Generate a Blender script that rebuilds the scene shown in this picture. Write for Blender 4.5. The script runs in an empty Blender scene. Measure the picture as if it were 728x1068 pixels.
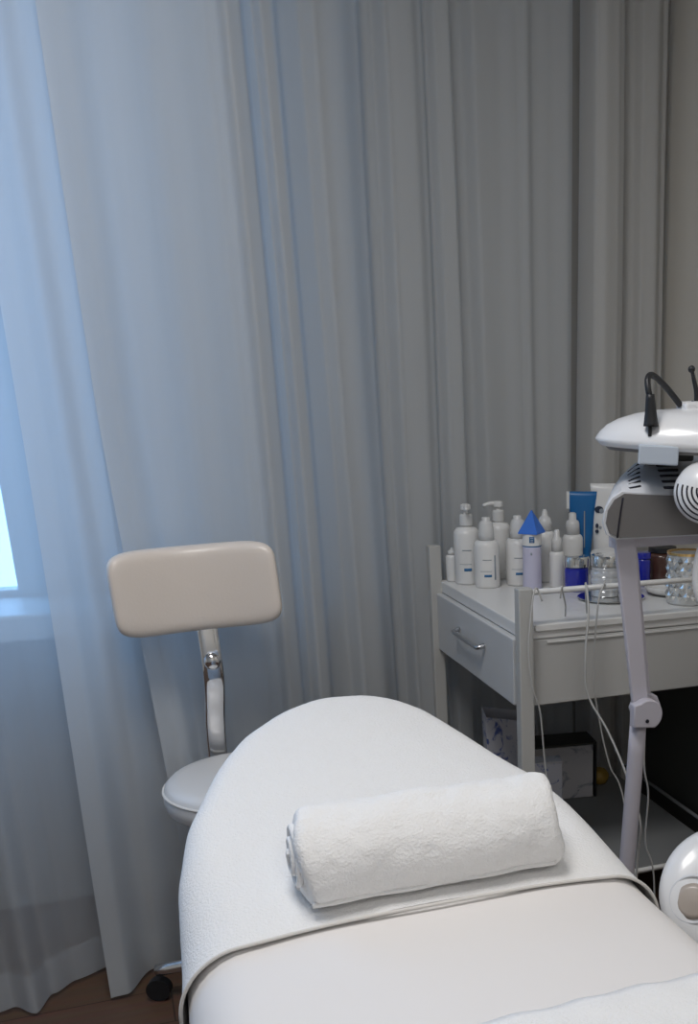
import bpy, bmesh, math, random
from mathutils import Vector, Matrix
R = math.radians; PI = math.pi
random.seed(4)
C = bpy.context.scene.collection
sc = bpy.context.scene

# ---------------------------------------------------------------- camera
F, CX, CY, W, H = 1120.0, 600.0, 800.0, 728.0, 1068.0
HC = 1.35
pitch = math.atan2(405, 1120); yaw = R(-23.4)
cd = bpy.data.cameras.new('camera'); cam = bpy.data.objects.new('camera', cd); C.objects.link(cam)
cam.location = (0, 0, HC); cam.rotation_euler = (PI/2 - pitch, 0, yaw)
cd.sensor_fit = 'VERTICAL'; cd.sensor_height = 36; cd.lens = 36*F/H
cd.shift_x = (W/2 - CX)/H; cd.shift_y = (CY - H/2)/H
cd.clip_start = .05
sc.camera = cam

# ---------------------------------------------------------------- world, lights, exposure
sc.view_settings.view_transform = 'Standard'; sc.view_settings.look = 'None'
sc.view_settings.gamma = 1; sc.view_settings.use_curve_mapping = False
sc.view_settings.exposure = 0.2
w = bpy.data.worlds.new('sky'); sc.world = w; w.use_nodes = True
w.node_tree.nodes['Background'].inputs[0].default_value = (.30, .56, .98, 1)
w.node_tree.nodes['Background'].inputs[1].default_value = 4.6
def area(name, loc, size, energy, col, rot=(0, 0, 0), size_y=None, portal=False):
    l = bpy.data.lights.new(name, 'AREA'); l.shape = 'RECTANGLE'; l.size = size; l.size_y = size_y or size
    l.energy = energy; l.color = col
    if portal: l.cycles.is_portal = True
    o = bpy.data.objects.new(name, l); C.objects.link(o); o.location = loc; o.rotation_euler = rot
    return o
area('window_portal', (-.9, 3.13, 1.65), 1.4, 1, (1, 1, 1), (R(-90), 0, 0), 1.5, portal=True)
area('ceiling_panel_light', (.05, 1.2, 2.62), .6, 18.5, (1, .975, .955))
area('ceiling_panel_light_rear', (.4, -.7, 2.62), .6, 11, (1, .975, .955))

# ---------------------------------------------------------------- materials
def mat(name, col, rough=.5, metal=0, bump=None, spec=.5, coat=0, var=0, vscale=8, trans=0, emis=0):
    m = bpy.data.materials.new(name); m.use_nodes = True; nt = m.node_tree; b = nt.nodes['Principled BSDF']
    b.inputs['Base Color'].default_value = (*col, 1); b.inputs['Roughness'].default_value = rough
    b.inputs['Metallic'].default_value = metal; b.inputs['Specular IOR Level'].default_value = spec
    b.inputs['Coat Weight'].default_value = coat; b.inputs['Transmission Weight'].default_value = trans
    if emis: b.inputs['Emission Color'].default_value = (*col, 1); b.inputs['Emission Strength'].default_value = emis
    tc = nt.nodes.new('ShaderNodeTexCoord')
    if var:
        n = nt.nodes.new('ShaderNodeTexNoise'); n.inputs['Scale'].default_value = vscale; n.inputs['Detail'].default_value = 3
        nt.links.new(tc.outputs['Object'], n.inputs['Vector'])
        mx = nt.nodes.new('ShaderNodeMix'); mx.data_type = 'RGBA'
        mx.inputs[6].default_value = (*[c*(1-var) for c in col], 1); mx.inputs[7].default_value = (*[min(1, c*(1+var)) for c in col], 1)
        nt.links.new(n.outputs['Fac'], mx.inputs[0]); nt.links.new(mx.outputs[2], b.inputs['Base Color'])
    if bump:
        n = nt.nodes.new('ShaderNodeTexNoise'); n.inputs['Scale'].default_value = bump[0]; n.inputs['Detail'].default_value = bump[2] if len(bump) > 2 else 3
        nt.links.new(tc.outputs['Object'], n.inputs['Vector'])
        bp = nt.nodes.new('ShaderNodeBump'); bp.inputs['Strength'].default_value = bump[1]; bp.inputs['Distance'].default_value = bump[3] if len(bump) > 3 else .004
        nt.links.new(n.outputs['Fac'], bp.inputs['Height']); nt.links.new(bp.outputs[0], b.inputs['Normal'])
    return m
def sheer(name, col, transp, transl):
    m = bpy.data.materials.new(name); m.use_nodes = True; nt = m.node_tree; nt.nodes.clear()
    out = nt.nodes.new('ShaderNodeOutputMaterial'); d = nt.nodes.new('ShaderNodeBsdfDiffuse'); t = nt.nodes.new('ShaderNodeBsdfTranslucent')
    tr = nt.nodes.new('ShaderNodeBsdfTransparent')
    tc = nt.nodes.new('ShaderNodeTexCoord'); mp = nt.nodes.new('ShaderNodeMapping'); mp.inputs['Scale'].default_value = (60, 60, 2.5)
    n = nt.nodes.new('ShaderNodeTexNoise'); n.inputs['Scale'].default_value = 1; n.inputs['Detail'].default_value = 2
    nt.links.new(tc.outputs['Object'], mp.inputs[0]); nt.links.new(mp.outputs[0], n.inputs['Vector'])
    rr = nt.nodes.new('ShaderNodeMapRange'); rr.inputs[3].default_value = max(0, transp-.015); rr.inputs[4].default_value = transp+.015
    nt.links.new(n.outputs['Fac'], rr.inputs[0])
    d.inputs[0].default_value = (*col, 1); t.inputs[0].default_value = (*col, 1)
    a = nt.nodes.new('ShaderNodeMixShader'); a.inputs[0].default_value = transl
    b = nt.nodes.new('ShaderNodeMixShader')
    nt.links.new(d.outputs[0], a.inputs[1]); nt.links.new(t.outputs[0], a.inputs[2])
    nt.links.new(rr.outputs[0], b.inputs[0]); nt.links.new(a.outputs[0], b.inputs[1]); nt.links.new(tr.outputs[0], b.inputs[2])
    nt.links.new(b.outputs[0], out.inputs[0])
    return m
def floor_mat():
    m = mat('floor_wood', (.16, .085, .045), .45, bump=(60, .1)); nt = m.node_tree; b = nt.nodes['Principled BSDF']
    tc = nt.nodes.new('ShaderNodeTexCoord'); br = nt.nodes.new('ShaderNodeTexBrick')
    br.inputs['Scale'].default_value = 1; br.inputs['Brick Width'].default_value = 1.2; br.inputs['Row Height'].default_value = .15
    br.inputs['Mortar Size'].default_value = .002
    br.inputs['Color1'].default_value = (.15, .082, .05, 1); br.inputs['Color2'].default_value = (.115, .062, .038, 1); br.inputs['Mortar'].default_value = (.05, .03, .02, 1)
    mp = nt.nodes.new('ShaderNodeMapping'); mp.inputs['Scale'].default_value = (3, 60, 1)
    n = nt.nodes.new('ShaderNodeTexNoise'); n.inputs['Scale'].default_value = 1; n.inputs['Detail'].default_value = 4.6
    mx = nt.nodes.new('ShaderNodeMix'); mx.data_type = 'RGBA'; mx.blend_type = 'MULTIPLY'; mx.inputs[0].default_value = .5
    nt.links.new(tc.outputs['Object'], br.inputs['Vector']); nt.links.new(tc.outputs['Object'], mp.inputs[0]); nt.links.new(mp.outputs[0], n.inputs['Vector'])
    nt.links.new(br.outputs['Color'], mx.inputs[6]); nt.links.new(n.outputs['Color'], mx.inputs[7]); nt.links.new(mx.outputs[2], b.inputs['Base Color'])
    return m
M = dict(
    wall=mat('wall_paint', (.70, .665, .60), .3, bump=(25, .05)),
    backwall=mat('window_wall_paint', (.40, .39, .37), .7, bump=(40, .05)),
    ceil=mat('ceiling_paint', (.75, .74, .72), .8, bump=(40, .05)),
    floor=floor_mat(),
    frame=mat('window_frame', (.55, .6, .62), .4),
    glass=None,
    sheer=sheer('sheer_fabric', (.72, .745, .765), .24, .45),
    sheer_thin=sheer('thin_sheer_fabric', (.74, .77, .80), .45, .5),
    drape=sheer('drape_fabric', (.70, .70, .69), .06, .35),
    terry=mat('terry_cloth', (.86, .855, .85), .95, bump=(260, .55, 3, .004), spec=.1),
    terry_seam=mat('terry_piping', (.72, .70, .67), .9),
    sheet=mat('bed_sheet', (.80, .775, .76), .8, bump=(12, .12, 2, .01), spec=.2),
    leather=mat('cream_leatherette', (.72, .65, .59), .33, bump=(180, .06), spec=.5),
    seatleather=mat('white_leatherette', (.74, .73, .72), .33, bump=(180, .06), spec=.5),
    chrome=mat('chrome', (.75, .75, .76), .08, metal=1, bump=(6, .15, 1, .02)),
    steel=mat('brushed_steel', (.62, .63, .65), .28, metal=1),
    black=mat('black_plastic', (.012, .013, .016), .45),
    dark=mat('dark_grey_panel', (.035, .035, .03), .6),
    trolley=mat('grey_white_laminate_shade', (.50, .50, .49), .45, var=.03),  # trolley laminate greyed: shade of the front side put into the colour
    trolley_post=mat('grey_white_metal', (.50, .50, .485), .4),
    drawer=mat('drawer_laminate_lit', (.62, .63, .64), .35, var=.02),  # same laminate lightened and cooled as if lit by the window
    shelf=mat('grey_shelf', (.22, .225, .225), .55),
    wplastic=mat('white_plastic', (.78, .78, .77), .3, spec=.5),
    cplastic=mat('frosted_cap', (.66, .665, .66), .25, spec=.5),
    lamp=mat('lamp_white_plastic', (.78, .79, .81), .3, coat=.3),
    lampgrey=mat('lamp_grey_plastic', (.66, .68, .72), .4),
    lampface=mat('lamp_dark_face', (.16, .155, .155), .5),
    lampblock=mat('lamp_blue_grey', (.46, .52, .60), .4),
    pole=mat('lavender_white_metal', (.52, .50, .56), .35),
    slot=mat('slot_black', (.01, .01, .02), .8),
    lav=mat('lavender_plastic', (.58, .57, .72), .4),
    blue=mat('bright_blue_plastic', (.035, .17, .66), .45),
    tubeblue=mat('tube_blue', (.008, .13, .36), .35),
    jarblue=mat('cobalt_glass', (.012, .02, .36), .1, coat=.5),
    silver=mat('silver_lid', (.8, .8, .78), .12, metal=1),
    ink=mat('grey_ink', (.3, .34, .38), .6), inkblue=mat('blue_ink', (.02, .14, .33), .5), inkblack=mat('black_ink', (.02, .03, .06), .5),
    brown=mat('brown_glass', (.085, .04, .03), .2, coat=.3, var=.4, vscale=40),
    gold=mat('gold_rim', (.9, .6, .25), .2, metal=1),
    crystal=mat('crystal_glass', (.62, .63, .62), .12, metal=.5),
    clear=mat('clear_acrylic', (.62, .64, .67), .08, metal=.35),
    cable=mat('grey_cable', (.50, .50, .49), .5),
    bag=mat('clear_bag', (.42, .47, .5), .25, bump=(35, .9, 3, .02)),
    yellow=mat('yellow_plastic', (.35, .22, .04), .5),
)
g = bpy.data.materials.new('window_glass'); g.use_nodes = True; nt = g.node_tree; nt.nodes.clear()
o_ = nt.nodes.new('ShaderNodeOutputMaterial'); a_ = nt.nodes.new('ShaderNodeBsdfTransparent'); b_ = nt.nodes.new('ShaderNodeBsdfGlossy'); m_ = nt.nodes.new('ShaderNodeMixShader')
b_.inputs['Roughness'].default_value = .02; m_.inputs[0].default_value = .06; a_.inputs[0].default_value = (.93, .97, .98, 1)
nt.links.new(a_.outputs[0], m_.inputs[1]); nt.links.new(b_.outputs[0], m_.inputs[2]); nt.links.new(m_.outputs[0], o_.inputs[0]); M['glass'] = g
def floral(name, base, ink, sc_):
    m = mat(name, base, .6); nt = m.node_tree; b = nt.nodes['Principled BSDF']
    tc = nt.nodes.new('ShaderNodeTexCoord'); n = nt.nodes.new('ShaderNodeTexNoise'); n.inputs['Scale'].default_value = sc_; n.inputs['Detail'].default_value = 4; n.inputs['Distortion'].default_value = 1.6
    r = nt.nodes.new('ShaderNodeValToRGB'); r.color_ramp.elements[0].position = .56; r.color_ramp.elements[1].position = .66
    r.color_ramp.elements[0].color = (*base, 1); r.color_ramp.elements[1].color = (*ink, 1)
    nt.links.new(tc.outputs['Object'], n.inputs['Vector']); nt.links.new(n.outputs['Fac'], r.inputs[0]); nt.links.new(r.outputs[0], b.inputs['Base Color'])
    return m
M['floral'] = floral('floral_card', (.55, .54, .56), (.22, .24, .3), 16)
M['bluefloral'] = floral('blue_floral_card', (.55, .55, .6), (.08, .12, .35), 26)

# ---------------------------------------------------------------- helpers
def obj(name, me, m, parent=None, smooth=True, bevel=0, seg=2):
    if isinstance(me, bmesh.types.BMesh):
        bm = me; me = bpy.data.meshes.new(name)
        bmesh.ops.recalc_face_normals(bm, faces=bm.faces); bm.to_mesh(me); bm.free()
    me.materials.append(m)
    o = bpy.data.objects.new(name, me); C.objects.link(o)
    if parent: o.parent = parent
    if smooth:
        for p in me.polygons: p.use_smooth = True
        if smooth == 'auto':
            me.set_sharp_from_angle(angle=R(35))
    if bevel:
        md = o.modifiers.new('bevel', 'BEVEL'); md.width = bevel; md.segments = seg; md.limit_method = 'ANGLE'; md.angle_limit = R(40)
        md.harden_normals = False
    return o
def tag(o, label=None, cat=None, group=None, kind=None):
    if label: o['label'] = label
    if cat: o['category'] = cat
    if group: o['group'] = group
    if kind: o['kind'] = kind
    return o
def thing(name, loc, label, cat, group=None, rz=0):
    o = bpy.data.objects.new(name, None); C.objects.link(o); o.location = loc; o.rotation_euler = (0, 0, rz); o.empty_display_size = .05
    return tag(o, label, cat, group)
def box(bm, x0, x1, y0, y1, z0, z1, mtx=None):
    vs = [bm.verts.new((x, y, z)) for x in (x0, x1) for y in (y0, y1) for z in (z0, z1)]
    if mtx:
        for v in vs: v.co = mtx @ v.co
    for f in ((0, 1, 3, 2), (4, 6, 7, 5), (0, 4, 5, 1), (2, 3, 7, 6), (0, 2, 6, 4), (1, 5, 7, 3)): bm.faces.new([vs[i] for i in f])
    return bm
def B(*a): return box(bmesh.new(), *a)
def lathe(prof, n=32, bm=None, cx=0, cy=0, close=True):
    bm = bm or bmesh.new(); rings = []
    for r, z in prof:
        rings.append([bm.verts.new((cx+r*math.cos(2*PI*k/n), cy+r*math.sin(2*PI*k/n), z)) for k in range(n)])
    for a, b in zip(rings, rings[1:]):
        for k in range(n): bm.faces.new((a[k], a[(k+1) % n], b[(k+1) % n], b[k]))
    if close:
        if prof[0][0] > 1e-5: bm.faces.new(rings[0][::-1])
        if prof[-1][0] > 1e-5: bm.faces.new(rings[-1])
    return bm
def catmull(P, n=8):
    P = [Vector(p) for p in P]; Q = [P[0]*2-P[1]]+P+[P[-1]*2-P[-2]]; out = []
    for i in range(1, len(Q)-2):
        for k in range(n):
            t = k/n; a, b, c, d = Q[i-1:i+3]
            out.append(.5*((2*b)+(c-a)*t+(2*a-5*b+4*c-d)*t*t+(3*b-a-3*c+d)*t**3))
    out.append(P[-1]); return out
def tube(P, r, n=10, smooth=8, bm=None, flat=1.0):
    """tube along P; r number or list; flat squashes across"""
    bm = bm or bmesh.new(); pts = catmull(P, smooth) if smooth and len(P) > 2 else [Vector(p) for p in P]
    up = None; rings = []
    for i, p in enumerate(pts):
        t = (pts[min(i+1, len(pts)-1)]-pts[max(i-1, 0)]).normalized()
        if up is None:
            up = Vector((0, 1, 0)) if abs(t.y) < .9 else Vector((1, 0, 0))
        u = (up-t*up.dot(t)).normalized(); up = u; v = t.cross(u)
        rr = r if not isinstance(r, (list, tuple)) else r[0]+(r[-1]-r[0])*i/(len(pts)-1)
        rings.append([bm.verts.new(p+u*(math.cos(2*PI*k/n)*rr*flat)+v*(math.sin(2*PI*k/n)*rr)) for k in range(n)])
    for a, b in zip(rings, rings[1:]):
        for k in range(n): bm.faces.new((a[k], a[(k+1) % n], b[(k+1) % n], b[k]))
    bm.faces.new(rings[0][::-1]); bm.faces.new(rings[-1]); return bm
def patch(r, z0, z1, a0, a1, n=8, th=.0006):
    """thin printed patch on a round bottle, angles in degrees"""
    bm = bmesh.new(); A = [R(a0+(a1-a0)*k/n) for k in range(n+1)]
    ri = [[bm.verts.new((q*math.cos(a), q*math.sin(a), z)) for a in A] for q in (r-.001, r+th) for z in (z0, z1)]
    for i, j in ((2, 3), (0, 1)):
        for k in range(n): bm.faces.new((ri[i][k], ri[i][k+1], ri[j][k+1], ri[j][k]))
    for i, j in ((0, 2), (1, 3)):
        for k in range(n): bm.faces.new((ri[i][k], ri[i][k+1], ri[j][k+1], ri[j][k]))
    for k in (0, n): bm.faces.new((ri[0][k], ri[1][k], ri[3][k], ri[2][k]))
    return bm
def prism(poly, y0, y1, axis='y'):
    bm = bmesh.new()
    mk = {'y': lambda p, q: (p[0], q, p[1]), 'x': lambda p, q: (q, p[0], p[1]), 'z': lambda p, q: (p[0], p[1], q)}[axis]
    a = [bm.verts.new(mk(p, y0)) for p in poly]; b = [bm.verts.new(mk(p, y1)) for p in poly]
    n = len(poly)
    for k in range(n): bm.faces.new((a[k], a[(k+1) % n], b[(k+1) % n], b[k]))
    bm.faces.new(a[::-1]); bm.faces.new(b); return bm

# ---------------------------------------------------------------- room
XL, XR, YB, YW, ZC = -2.2, 1.575, -1.6, 3.0, 2.66
def struct(name, bm, m, **k): o = obj(name, bm, m, smooth=False, **k); o['kind'] = 'structure'; return o
struct('floor', B(XL-.15, XR+.15, YB-.15, YW+.25, -.1, 0), M['floor'])
struct('ceiling', B(XL-.15, XR+.15, YB-.15, YW+.25, ZC, ZC+.1), M['ceil'])
struct('wall_left', B(XL-.15, XL, YB, YW, 0, ZC), M['wall'])
struct('wall_right', B(XR, XR+.15, YB, YW, 0, ZC), M['wall'])
struct('wall_back', B(XL-.15, XR+.15, YB-.15, YB, 0, ZC), M['wall'])
wx0, wx1, wz0, wz1 = -1.62, -.14, .82, 2.45      # window opening
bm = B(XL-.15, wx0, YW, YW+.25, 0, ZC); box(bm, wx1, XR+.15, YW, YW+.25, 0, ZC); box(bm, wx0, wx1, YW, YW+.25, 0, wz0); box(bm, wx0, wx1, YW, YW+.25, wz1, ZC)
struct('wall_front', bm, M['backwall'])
bm = bmesh.new()
for x0, x1 in ((wx0, wx0+.06), (wx1-.075, wx1), (-.93, -.87)): box(bm, x0, x1, YW+.0, YW+.07, wz0, wz1)
for z0, z1 in ((wz0, wz0+.035), (wz1-.06, wz1)): box(bm, wx0+.06, wx1-.075, YW+.005, YW+.065, z0, z1)
wf = struct('window_1', bm, M['frame'], bevel=.004)
gl = obj('glass_pane', B(wx0+.05, wx1-.06, YW+.03, YW+.036, wz0+.03, wz1-.05), M['glass'], wf, smooth=False)
struct('trim_1', B(-1.75, .40, 2.75, YW, .775, .838), M['frame'], bevel=.008)   # the window ledge
struct('baseboard_right', B(XR-.015, XR, YB, 2.99, 0, .09), M['dark'])
# ceiling lamps
for i, (x, y) in enumerate(((.05, 1.2), (.4, -.7))):
    t = thing('ceiling_light', (x, y, 2.66), ['square flush ceiling light panel nearest the curtains', 'square flush ceiling light panel towards the back of the room'][i], 'ceiling light', 'ceiling light panels')
    obj('frame', B(-.33, .33, -.33, .33, -.03, 0), M['wplastic'], t, smooth=False, bevel=.004)

# ---------------------------------------------------------------- curtains
def path_y(x): return lin([(-1.8, 2.25), (-.3, 2.42), (.35, 2.60), (.75, 2.86), (1.6, 2.965)], x)
def lin(c, y):
    if y <= c[0][0]: return c[0][1]
    for (a, u), (b, v) in zip(c, c[1:]):
        if y <= b: return u+(v-u)*(y-a)/(b-a)
    return c[-1][1]
def interp(ctrl, x):
    if x <= ctrl[0][0]: return ctrl[0][1]
    for (a, u), (b, v) in zip(ctrl, ctrl[1:]):
        if x <= b:
            t = (x-a)/(b-a); t = t*t*(3-2*t); return u+(v-u)*t
    return ctrl[-1][1]
def curtain(label, x0, x1, ctrl, m, off=0, low=None, step=.004, lean=0, hemw=.10):
    t = thing('curtain', ((x0+x1)/2, path_y((x0+x1)/2), 0), label, 'curtain')
    nx = int((x1-x0)/step); zs = [ZC-.03-(ZC-.04)*(k/60) for k in range(61)]
    def pos(x, z, d=0):
        u = 1-z/ZC
        dep = interp(ctrl, x)*(.85+.35*u) + .0010*math.sin(x*70+z*2)*(.4+u)
        if low: dep += interp(low, x)*max(0, (1.25-z)/1.25)**1.3
        xx = x+lean*max(0, 1-(x-x0)/.3)*max(0, (1.3-z)/1.3)**1.2 + .004*math.sin(z*2.3+x*12)
        return Vector((xx, path_y(x)-off-dep-d, max(.012, z)))
    def sheet(zlist, d):
        bm = bmesh.new(); G = [[bm.verts.new(pos(x0+(x1-x0)*i/nx, z, d)-t.location) for i in range(nx+1)] for z in zlist]
        for a, b in zip(G, G[1:]):
            for i in range(nx): bm.faces.new((a[i], a[i+1], b[i+1], b[i]))
        return bm
    obj('curtain_panel', sheet(zs, 0), m, t)
    obj('hem', sheet([hemw, hemw*.75, hemw*.5, hemw*.25, .012], .002), m, t)
    return t
A_c = [(-1.7, 0), (-1.6, .03), (-1.52, -.03), (-1.42, .03), (-1.33, -.02), (-1.2, .03), (-1.1, -.03), (-1, .02), (-.9, -.03), (-.8, .03), (-.7, -.02), (-.6, .02), (-.5, -.02), (-.4, .02), (-.3, -.01), (-.2, .01), (-.1, .0), (.1, 0)]
A_l = [(-.6, 0), (-.45, 0), (-.34, .03), (-.285, .10), (-.25, .02), (-.2, -.02), (-.13, -.03), (0, 0)]
curtain('thin sheer curtain at the far left in front of the bright window', -1.75, .02, A_c, M['sheer_thin'], off=-.05, low=A_l)
B_c = [(-.125, .018), (-.09, .014), (-.05, -.006), (-.01, .010), (.04, -.005), (.1, .01), (.2, 0), (.36, 0)]
B_l = [(-.125, .06), (-.09, .07), (-.02, .0), (.1, 0)]
curtain('narrow overlapping sheer curtain, its edge falling beside the bright window', -.125, .350, B_c, M['sheer'], off=0, low=B_l)
C_c = [(0.02, 0.03), (0.06, 0.022), (0.11, 0.004), (0.16, 0.010), (0.21, 0.0), (0.26, 0.008), (0.31, 0.002), (0.335, 0.012), (0.358, 0.048), (0.385, 0.046), (0.408, -0.02), (0.425, -0.022), (0.443, 0.02), (0.466, 0.022), (0.488, -0.02), (0.535, -0.024), (0.570, 0.022), (0.623, 0.035), (0.669, 0.01), (0.692, -0.03), (0.715, -0.02), (0.745, 0.035), (0.801, 0.04), (0.831, 0.02), (0.851, -0.012), (0.871, 0.02), (0.906, 0.025), (0.926, -0.03), (0.95, -0.028), (0.98, 0.012), (1.039, 0.006), (1.087, 0.02), (1.111, 0.032), (1.135, 0.015), (1.174, 0.025), (1.222, 0.035), (1.24, 0.02), (1.250, -0.03)]
C_l = [(0.02, 0.05), (0.08, 0.06), (0.12, -0.02), (0.25, -0.02), (0.33, 0.03), (0.371, 0.04), (0.424, 0), (0.511, -0.02), (0.578, 0.02), (1.326, 0)]
curtain('wide grey white sheer curtain with soft vertical folds behind the stool and trolley', 0.02, 1.250, C_c, M['sheer'], off=.012, low=C_l, lean=.06)
D_c = [(1.288, -.055), (1.293, -.02), (1.303, .03), (1.33, .04), (1.365, .035), (1.39, .02), (1.41, -.035), (1.44, -.02), (1.46, .012), (1.50, .02), (1.53, .0)]
curtain('opaque grey curtain panel in the corner by the cream wall', 1.288, 1.54, D_c, M['drape'], off=.02)
tag(obj('curtain_rail', B(-1.9, XR-.01, 2.40, 2.47, ZC-.03, ZC), M['wplastic'], smooth=False), 'white ceiling track carrying the curtains', 'curtain rail')

# ---------------------------------------------------------------- massage bed
SL = .235
def bz(y): return .65+max(0, y-1.28)*SL if y < 1.36 else .65+(y-1.28)*SL
Lc = [(-.6, .014), (1.28, .011), (1.5, .032), (1.61, .058), (1.74, .112), (1.83, .165), (1.895, .235), (1.925, .30)]
Rc = [(-.6, .70), (1.28, .697), (1.37, .684), (1.44, .670), (1.515, .653), (1.587, .625), (1.65, .590), (1.75, .548), (1.835, .512), (1.89, .469), (1.925, .41)]
def lin(c, y):
    if y <= c[0][0]: return c[0][1]
    for (a, u), (b, v) in zip(c, c[1:]):
        if y <= b: return u+(v-u)*(y-a)/(b-a)
    return c[-1][1]
def outline(y0, y1=1.925, n=60):
    ys = [y0+(y1-y0)*k/n for k in range(n+1)]
    P = [Vector((lin(Lc, y), y)) for y in ys]
    P += [Vector((.30+(.41-.30)*k/6, 1.925+.008*math.sin(PI*k/6))) for k in range(1, 6)]
    P += [Vector((lin(Rc, y), y)) for y in ys[::-1]]
    for _ in range(3):   # soften the corners
        P = [P[0]]+[(P[i-1]+P[i]*2+P[i+1])/4 for i in range(1, len(P)-1)]+[P[-1]]
    return P
def bedskin(y0, grow, skirt, rr=.055, crown=.012, endcap=False, wave=0, thick=0):
    P = outline(y0); n = len(P); bm = bmesh.new(); rows = []
    RR = [rr if p.y < 1.35 else .044+(rr-.044)*max(0, 1-(p.y-1.35)/.25) for p in P]
    N = []
    for i in range(n):
        t = (P[min(i+1, n-1)]-P[max(i-1, 0)]).normalized(); N.append(Vector((-t.y, t.x)))   # outward
    if (P[0]+N[0]*.1).x > P[0].x: N = [-v for v in N]
    N[0] = Vector((-1, 0)); N[-1] = Vector((1, 0))
    def ring(fn): rows.append([bm.verts.new(fn(i)) for i in range(n)])
    def yz(p): return bz(min(p.y, 1.925))
    for k in range(14):
        u = k/14
        def fn(i, u=u):
            q = P[i]+N[i]*(grow+wave*(1-u)*math.sin(i*.55+1)*.5); sk = skirt(P[i]) if callable(skirt) else skirt
            return (q.x, q.y, yz(P[i])-RR[i]-(sk)*(1-u))
        ring(fn)
    for k in range(8):
        a = k/7*PI/2
        ring(lambda i, a=a: ((P[i]+N[i]*(grow-RR[i]*(1-math.cos(a)))).x, (P[i]+N[i]*(grow-RR[i]*(1-math.cos(a)))).y, yz(P[i])-RR[i]*(1-math.sin(a))+grow))
    base = [P[i]+N[i]*(grow-RR[i]) for i in range(n)]
    for k in range(1, 15):
        s = k/14
        def fn(i, s=s):
            p = base[i]; T = Vector((.36, min(P[i].y, 1.70))); q = p.lerp(T, s)
            zz = yz(P[i])*(1-s)+bz(T.y)*s
            return (q.x, q.y, zz+grow+crown*(1-(1-s)**2))
        ring(fn)
    for a, b in zip(rows, rows[1:]):
        for i in range(n-1): bm.faces.new((a[i], a[i+1], b[i+1], b[i]))
    bmesh.ops.remove_doubles(bm, verts=bm.verts, dist=.0004)
    return bm
bed = thing('massage_bed', (0, 0, 0), 'white padded massage bed with rounded raised head end, covered in white cloths', 'massage bed')
obj('mattress', bedskin(-.6, -.014, .03, rr=.085), M['seatleather'], bed)
obj('bed_frame', B(.06, .65, -.55, 1.5, .46, .56), M['wplastic'], bed, smooth=False, bevel=.01)
obj('pedestal', B(.22, .50, .0, 1.1, .1, .47), M['wplastic'], bed, smooth=False, bevel=.03)
obj('base_plate', B(.14, .58, -.2, 1.3, 0, .1), M['dark'], bed, smooth=False, bevel=.02)
sh = obj('fitted_sheet', bedskin(-.6, -.002, .12, rr=.085), M['sheet']); tag(sh, 'smooth pale pinkish white fitted sheet stretched over the massage bed', 'bed sheet')
hc = thing('head_cover', (0, 0, 0), 'white terry towelling cover over the head end of the massage bed', 'bed cover')
YE = 1.298
cov = obj('towelling', bedskin(YE, .005, lambda p: .36-.30*max(0, min(1, (p.x-.5)/.15)), rr=.088, wave=.008), M['terry'], hc)
md = cov.modifiers.new('sub', 'SUBSURF'); md.levels = md.render_levels = 1
def bump_tex(name, size, depth=2):
    t = bpy.data.textures.new(name, 'CLOUDS'); t.noise_scale = size; t.noise_depth = depth; return t
def displace(o, tex, s):
    d = o.modifiers.new('nap', 'DISPLACE'); d.texture = tex; d.strength = s; d.mid_level = .5; d.texture_coords = 'LOCAL'
displace(cov, bump_tex('soft_wrinkle', .12), .004)
# piped edge of the cover
pp = []
for k in range(14): u = k/14; pp.append((lin(Lc, YE)-.006, YE-.002+.02*math.sin(u*3), .235+.33*u))
for k in range(8):
    a = k/7*PI/2; pp.append((lin(Lc, YE)-.006+.088*(1-math.cos(a)), YE-.003, bz(YE)-.088*(1-math.sin(a))+.006))
for k in range(1, 24): u = k/24; pp.append((.094+(.61-.094)*u, YE-.004+.003*math.sin(u*9), bz(YE)+.006+.011*math.sin(PI*u)))
for k in range(8):
    a = (7-k)/7*PI/2; pp.append((lin(Rc, YE)+.005-.088*(1-math.cos(a)), YE-.003, bz(YE)-.088*(1-math.sin(a))+.006))
pp.append((lin(Rc, YE)+.005, YE-.003, .55))
tag(obj('piping', tube(pp, .0026, 8, 2), M['terry_seam'], hc), 'beige stitched edge of the cover')

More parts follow.
